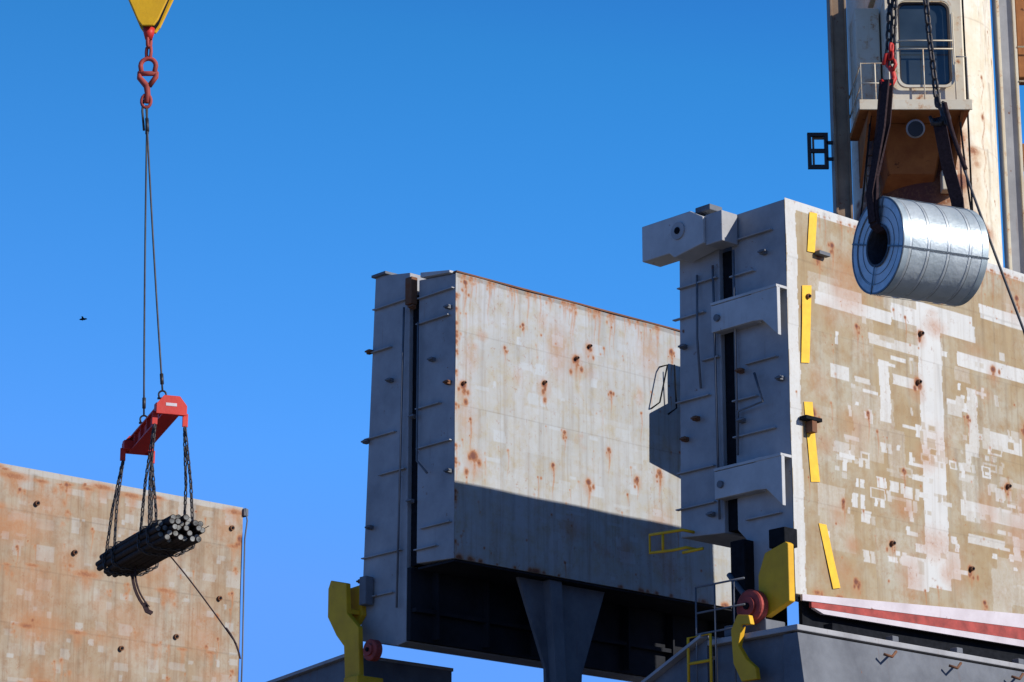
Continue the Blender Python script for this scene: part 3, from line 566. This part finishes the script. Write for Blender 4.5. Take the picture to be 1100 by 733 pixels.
chain('links',[(4.93,34.8,15.55),(5.0,34.85,16.5),(5.08,34.9,17.6),(5.15,35.0,20.5)],.17,.11,.02,M_steel,ch1)
chain('links_double',[(4.99,34.78,15.6),(5.05,34.8,16.5),(5.15,34.9,17.6)],.17,.11,.02,M_steel,ch1)
chain('links',[(5.64,35.35,15.2),(5.57,35.3,16.0),(5.50,35.2,17.0),(5.35,35.1,20.5)],.17,.11,.02,M_steel,ch2)
tube('hook',[(4.93,34.8,15.62),(4.93,34.8,15.5),(4.98,34.8,15.42),(5.0,34.8,15.32),(4.95,34.8,15.22),(4.87,34.8,15.22),(4.83,34.8,15.3)],.03,M_red,ch1,10,[.03,.035,.035,.04,.045,.035,.02])
tube('hook_shackle',[(4.86,34.76,15.5),(4.9,34.76,15.64),(4.98,34.76,15.66),(5.02,34.76,15.5),(4.98,34.76,15.42)],.026,M_red,ch1,8)
chain('red_links',[(4.96,34.74,15.62),(4.97,34.74,15.74)],.15,.1,.02,M_red,ch1)
tube('hook',[(5.63,35.35,15.3),(5.63,35.35,15.18),(5.70,35.35,15.1),(5.72,35.35,15.0),(5.66,35.35,14.9),(5.57,35.35,14.9),(5.53,35.35,15.0)],.035,M_steel,ch2,10,[.03,.035,.04,.045,.05,.04,.02])
chain('ring',[(5.72,35.3,15.1),(5.76,35.3,14.86)],.2,.12,.022,M_steel,ch2)
tagp=bez((5.70,35.3,15.1),(6.0,35.2,13.9),(6.56,35.0,11.95),14)+bez((6.56,35,11.95),(7.0,34.8,10.0),(7.3,34.6,7.0),8)[1:]
tl=root('tag_line',(6,35.2,14)); tube('rope',tagp,.018,M_wire,tl)
tube('rope_tail',bez((5.72,35.25,15.15),(5.80,35.2,14.6),(5.95,35.2,14.2)),.03,M_strap,tl)
# =================================================================== spreader, hook, bundle
SN=Vector((-5.44,44.0,13.32)); SF=Vector((-6.28,46.2,13.20)); sd=(SF-SN).normalized(); sx=sd.cross(Vector((0,0,1))).normalized()
sp=root('spreader_beam',(SN+SF)/2)
def obox(nm,c0,c1,w,h,up,mat,par,bev=.008,off=(0,0)):
    c0,c1=Vector(c0),Vector(c1); d=(c1-c0).normalized(); u=Vector(up); x=d.cross(u).normalized(); u=x.cross(d).normalized()
    o=x*off[0]+u*off[1]
    V=[c0+o+x*a*w/2+u*b*h/2 for a,b in ((-1,-1),(1,-1),(1,1),(-1,1))]+[c1+o+x*a*w/2+u*b*h/2 for a,b in ((-1,-1),(1,-1),(1,1),(-1,1))]
    return mk(nm,V,BF,mat,par,bev=bev)
obox('top_flange',SN,SF,.28,.03,(0,0,1),M_red,sp,off=(0,.12)); obox('bottom_flange',SN,SF,.28,.03,(0,0,1),M_red,sp,off=(0,-.12))
obox('web_1',SN,SF,.03,.21,(0,0,1),M_red,sp,off=(.07,0)); obox('web_2',SN,SF,.03,.21,(0,0,1),M_red,sp,off=(-.07,0))
for k in range(5):
    c=SN+sd*(.3+k*.42)
    for sg in (-1,1): obox('stiffener',c+sx*.11*sg-Vector((0,0,.10)),c+sx*.11*sg+Vector((0,0,.10)),.05,.015,sd,M_red,sp,0)
for k,c in enumerate((SN+sd*.1,SF-sd*.1)):
    a=c-sx*.25; b=c+sx*.25
    obox('end_arm_%d'%k,a,b,.14,.16,(0,0,1),M_red,sp,off=(0,-.03))
    P=[(-.25,-.14),(.25,-.14),(.25,.02),(.13,.17),(-.13,.17),(-.25,.02)]
    sg=-1 if k==0 else 1
    prism('end_plate_%d'%k,[c+sx*x+Vector((0,0,z))+sd*sg*.085 for x,z in P],[c+sx*x+Vector((0,0,z))+sd*sg*.105 for x,z in P],M_red,sp,.004)
    for e_ in (a,b):
        obox('lug',e_-Vector((0,0,.08)),e_-Vector((0,0,.30)),.09,.03,sd,M_red,sp)
for k,c in enumerate((SN+sd*.5,SF-sd*.45)):
    obox('pad_eye_%d'%k,c+Vector((0,0,.1)),c+Vector((0,0,.30)),.12,.03,sx,M_red,sp)
obox('label_plate',SN+sd*.35,SN+sd*.8,.004,.10,(0,0,1),M_greyl,sp,0,off=(.088,0))
q=SN-sd*.008
obox('end_label',q-sx*.10+Vector((0,0,.02)),q+sx*.08+Vector((0,0,.02)),.005,.05,(0,0,1),M_white,sp,0)
sh1=SN+sd*.5+Vector((-.04,0,.34)); sh2=SF-sd*.45+Vector((0,0,.34))
def shackle(nm,c,r,th,mat,par,side=Vector((1,0,0)),up=Vector((0,0,1))):
    P=[c-up*r*1.2-side*r*.8]+[c+side*math.cos(a)*-r+up*math.sin(a)*r for a in [math.pi*i/8 for i in range(9)]]+[c-up*r*1.2+side*r*.8]
    tube(nm,P,th,mat,par,8)
    tube(nm+'_pin',[c-up*r*1.1-side*r*1.3,c-up*r*1.1+side*r*1.3],th*1.1,mat,par,8)
shackle('shackle_1',sh1,.06,.016,M_steel,sp); shackle('shackle_2',sh2,.06,.016,M_steel,sp)
hk=root('crane_hook',(-6.2,45.2,20.5)); H=Vector((-6.2,45.2,0))
def P3(x,z,y=0): return (H.x+x,H.y+y,z)
prof=[(-.40,21.3),(-.42,20.95),(-.17,20.38),(-.10,20.28),(.10,20.28),(.17,20.38),(.40,20.95),(.40,21.3)]
for y0,y1 in ((-.2,-.14),(.14,.2)): prism('cheek_plate',[P3(x,z,y0) for x,z in prof],[P3(x,z,y1) for x,z in prof],M_yel,hk,.015)
prism('block_core',[P3(x*.86,20.33+(z-20.28)*.96,-.14) for x,z in prof],[P3(x*.86,20.33+(z-20.28)*.96,.14) for x,z in prof],M_black,hk,0)
V,F=tube_data([P3(0,21.3,-.12),P3(0,21.3,.12)],.36,28); mk('sheave',V,F,M_yel,hk)
tubes('hoist_wires',[[P3(dx,21.3,dy),P3(dx*1.2,30,dy)] for dx in (-.36,.36) for dy in (-.06,.06)],.015,M_wire,hk)
tube('swivel',[P3(0,20.3),P3(0,20.2),P3(0,20.1)],.06,M_red,hk,14,[.10,.09,.06])
chain('red_links',[P3(.01,20.06),P3(.01,19.85)],.26,.16,.032,M_redpr,hk)
shackle('master_shackle',Vector(P3(.01,19.62)),.13,.042,M_redpr,hk)
tube('hook_body',[P3(-.13,19.5),P3(-.13,19.4),P3(0,19.25),P3(.02,19.1),P3(.0,18.95)],.04,M_redpr,hk,10,[.04,.05,.06,.05,.05])
tube('hook_body_r',[P3(.15,19.5),P3(.15,19.42),P3(.04,19.25)],.045,M_redpr,hk,10)
tube('hook_bow',[P3(.0+.08*math.sin(a),18.98+.12*math.cos(a)) for a in [math.pi*2*i/14 for i in range(15)]],.028,M_redpr,hk,8)
ws=root('wire_rope_sling',(-6.1,45.2,16)); top=Vector(P3(0,18.9))
def sling(a,b):
    a=Vector(a);b=Vector(b); d=(b-a).normalized(); m=(a+b)/2+Vector((-.02,0,-.03))
    tube('rope',bez(a,m,b,10),.016,M_wire,ws); tube('thimble',[b-d*.3,b-d*.12],.03,M_steel,ws); tube('ferrule',[a+d*.25,a+d*.5],.03,M_steel,ws)
sling(top,sh1+Vector((0,0,.06))); sling(top+Vector((.02,0,0)),sh2+Vector((0,0,.06)))
tube('rope_end_1',[top+Vector((-.05,0,.1)),top+Vector((-.06,0,-.1)),top+Vector((-.02,0,-.45))],.02,M_wire,ws)
BN=Vector((-5.20,43.65,11.25)); BFp=Vector((-6.60,46.9,11.36)); bd=(BFp-BN).normalized(); bx=bd.cross(Vector((0,0,1))).normalized(); bu=bx.cross(bd).normalized()
pb=root('pipe_bundle',(BN+BFp)/2)
rr=.048; parts=[];ends=[]; Lb=(BFp-BN).length
rows=[(6,-2),(7,-1),(8,0),(7,1),(4,2)]
for n_,j in rows:
    for i in range(n_):
        ox=(i-(n_-1)/2)*rr*2.02+random.uniform(-.008,.008); oz=j*rr*1.75+random.uniform(-.008,.008)
        st=random.uniform(-.22,.12); en=Lb+random.uniform(-.15,.15); c=BN+bx*ox+bu*oz
        yw=random.uniform(-.006,.006)
        P=[c+bd*(st+(en-st)*q)+bx*yw*q*6-Vector((0,0,.02*(2*q-1)**2)) for q in (0,.25,.5,.75,1)]
        parts.append(tube_data(P,rr,12)); d0=(P[0]-P[1]).normalized()
        ends.append(tube_data([P[0]+d0*.001,P[0]+d0*.006],rr*.82,12))
        ends.append(tube_data([P[-1],P[-1]-d0*.006],rr*.82,12))
V,F=join(parts); o=mk('bars',V,F,M_pipe,pb,True); o.modifiers.new('es','EDGE_SPLIT').split_angle=math.radians(40)
V,F=join(ends); mk('bar_ends',V,F,M_pend,pb)
bc=root('bundle_chains',(-5.9,45.3,12.3))
for k,(c,q) in enumerate(((SN+sd*.1,.75),(SF-sd*.1,Lb-.75))):
    for j,sg in enumerate((-1,1)):
        lug=c+sx*.25*sg-Vector((0,0,.34))
        for dq in (-.26,.26):
            cc=BN+bd*(q+dq)-Vector((0,0,.02))
            side=cc+bx*sg*.36+bu*.02
            mid=(lug+side)/2+bx*sg*.03
            chain('chain',[lug+sd*dq*.1,mid,side],.105,.066,.013,M_steel,bc)
for q in (.49,1.01,Lb-1.01,Lb-.49):
    cc=BN+bd*q-Vector((0,0,.03)); chain('chain_wrap',[cc+bx*.39*a+bu*.24*b for a,b in ((-1,.1),(-.95,-.7),(-.6,-.98),(.6,-.98),(.95,-.7),(1,.1),(.8,.75),(0,1.0),(-.8,.75),(-1,.1))],.105,.066,.013,M_steel,bc)
ds=root('loose_strap',(-5.5,44.5,10.8))
a=BN+bd*2.5-bu*.22
ribbon('strap_1',bez(a,a+Vector((.0,-.1,-.4)),a+Vector((.28,-.3,-.72)),8),.06,.012,(.3,.9,0),M_strap,ds)
ribbon('strap_2',bez(a+bd*.2,a+bd*.2+Vector((.02,0,-.5)),a+Vector((.32,-.2,-.82)),8),.05,.012,(.9,.3,0),M_strap,ds)
ribbon('strap_1_end',[a+Vector((.2,-.3,-.66)),a+Vector((.26,-.3,-.8)),a+Vector((.34,-.3,-.84))],.09,.012,(.9,.3,0),M_strap,ds)
b=BN+bd*.9-bu*.18
ribbon('strap_3',bez(b,b+Vector((.45,-.3,-.5)),b+Vector((1.25,-.5,-1.62)),10),.04,.01,(.3,.9,.2),M_strap,ds)
ribbon('strap_4',bez(b+bd*.3,b+Vector((.3,-.1,.1)),b+Vector((.75,-.3,.30)),10),.02,.008,(.3,.9,.2),M_strap,ds)
ribbon('strap_5',bez(b+Vector((1.08,-.45,-1.36)),b+Vector((1.27,-.5,-1.6)),b+Vector((1.32,-.5,-1.86)),5),.055,.01,(.3,.9,.2),M_strap,ds)
# bird
bp=Vector((-17.3,110,34.35)); bd_=root('bird',bp)
V,F=tube_data([bp+Vector((-.15,0,0)),bp+Vector((-.08,0,.01)),bp+Vector((.05,0,.02)),bp+Vector((.12,0,.03)),bp+Vector((.16,0,.02))],.05,8,[.015,.04,.045,.03,.01]); mk('body',V,F,M_black,bd_,True)
mk('wings',[bp+Vector(p)*.8 for p in ((.06,0,.03),(-.06,0,.03),(-.06,-.22,.1),(.02,-.24,.1),(-.12,-.42,.04),(-.06,.22,.1),(.02,.24,.1),(-.12,.42,.04))],[(0,1,2,3),(2,4,3),(0,6,5,1),(5,6,7)],M_black,bd_)
# =================================================================== light, sky, camera
S=Vector((0.35*UX-VX,0.35*UY-VY,0.5)).normalized()
el=math.asin(S.z); az=math.atan2(S.x,S.y)
sun=bpy.data.lights.new('sun','SUN'); sun.energy=5.0; sun.angle=math.radians(.5); sun.color=(1,.96,.89)
so=bpy.data.objects.new('sun',sun); so.rotation_euler=(-S).to_track_quat('-Z','Y').to_euler(); so.location=(60,-40,60); scene.collection.objects.link(so)
w=bpy.data.worlds.new('World'); scene.world=w; w.use_nodes=True; nt=w.node_tree
bg=nt.nodes['Background']; sk=nt.nodes.new('ShaderNodeTexSky'); sk.sky_type='NISHITA'; sk.sun_disc=False
sk.sun_elevation=el; sk.sun_rotation=az; sk.altitude=0; sk.air_density=1.0; sk.dust_density=0.2; sk.ozone_density=3.0
gmn=nt.nodes.new('ShaderNodeGamma'); gmn.inputs[1].default_value=1.4; nt.links.new(sk.outputs[0],gmn.inputs[0])
c=mix(nt,1.0,gmn.outputs[0],(.32,1.05,2.05),'MULTIPLY')
c=mix(nt,1.0,c,(0.95,2.8,7.8),'DARKEN')
# sky deepens towards the zenith, pushed darker to cut ambient light
tcw=nt.nodes.new('ShaderNodeTexCoord'); sx3=nt.nodes.new('ShaderNodeSeparateXYZ'); nt.links.new(tcw.outputs['Generated'],sx3.inputs[0])
zr=ramp(nt,sx3.outputs[2],0.24,0.60,(1,1,1,1),(.12,.12,.12,1))
c=mix(nt,1.0,c,zr,'MULTIPLY')
nt.links.new(c,bg.inputs[0]); bg.inputs[1].default_value=.13
cam=bpy.data.cameras.new('camera'); cam.lens=100; cam.sensor_width=36; cam.clip_end=12000; cam.clip_start=.1
co=bpy.data.objects.new('camera',cam); co.location=(0,0,1.7); co.rotation_euler=(math.radians(90+16.1),0,0); scene.collection.objects.link(co); scene.camera=co
scene.view_settings.view_transform='Standard'; scene.view_settings.look='None'; scene.view_settings.exposure=0
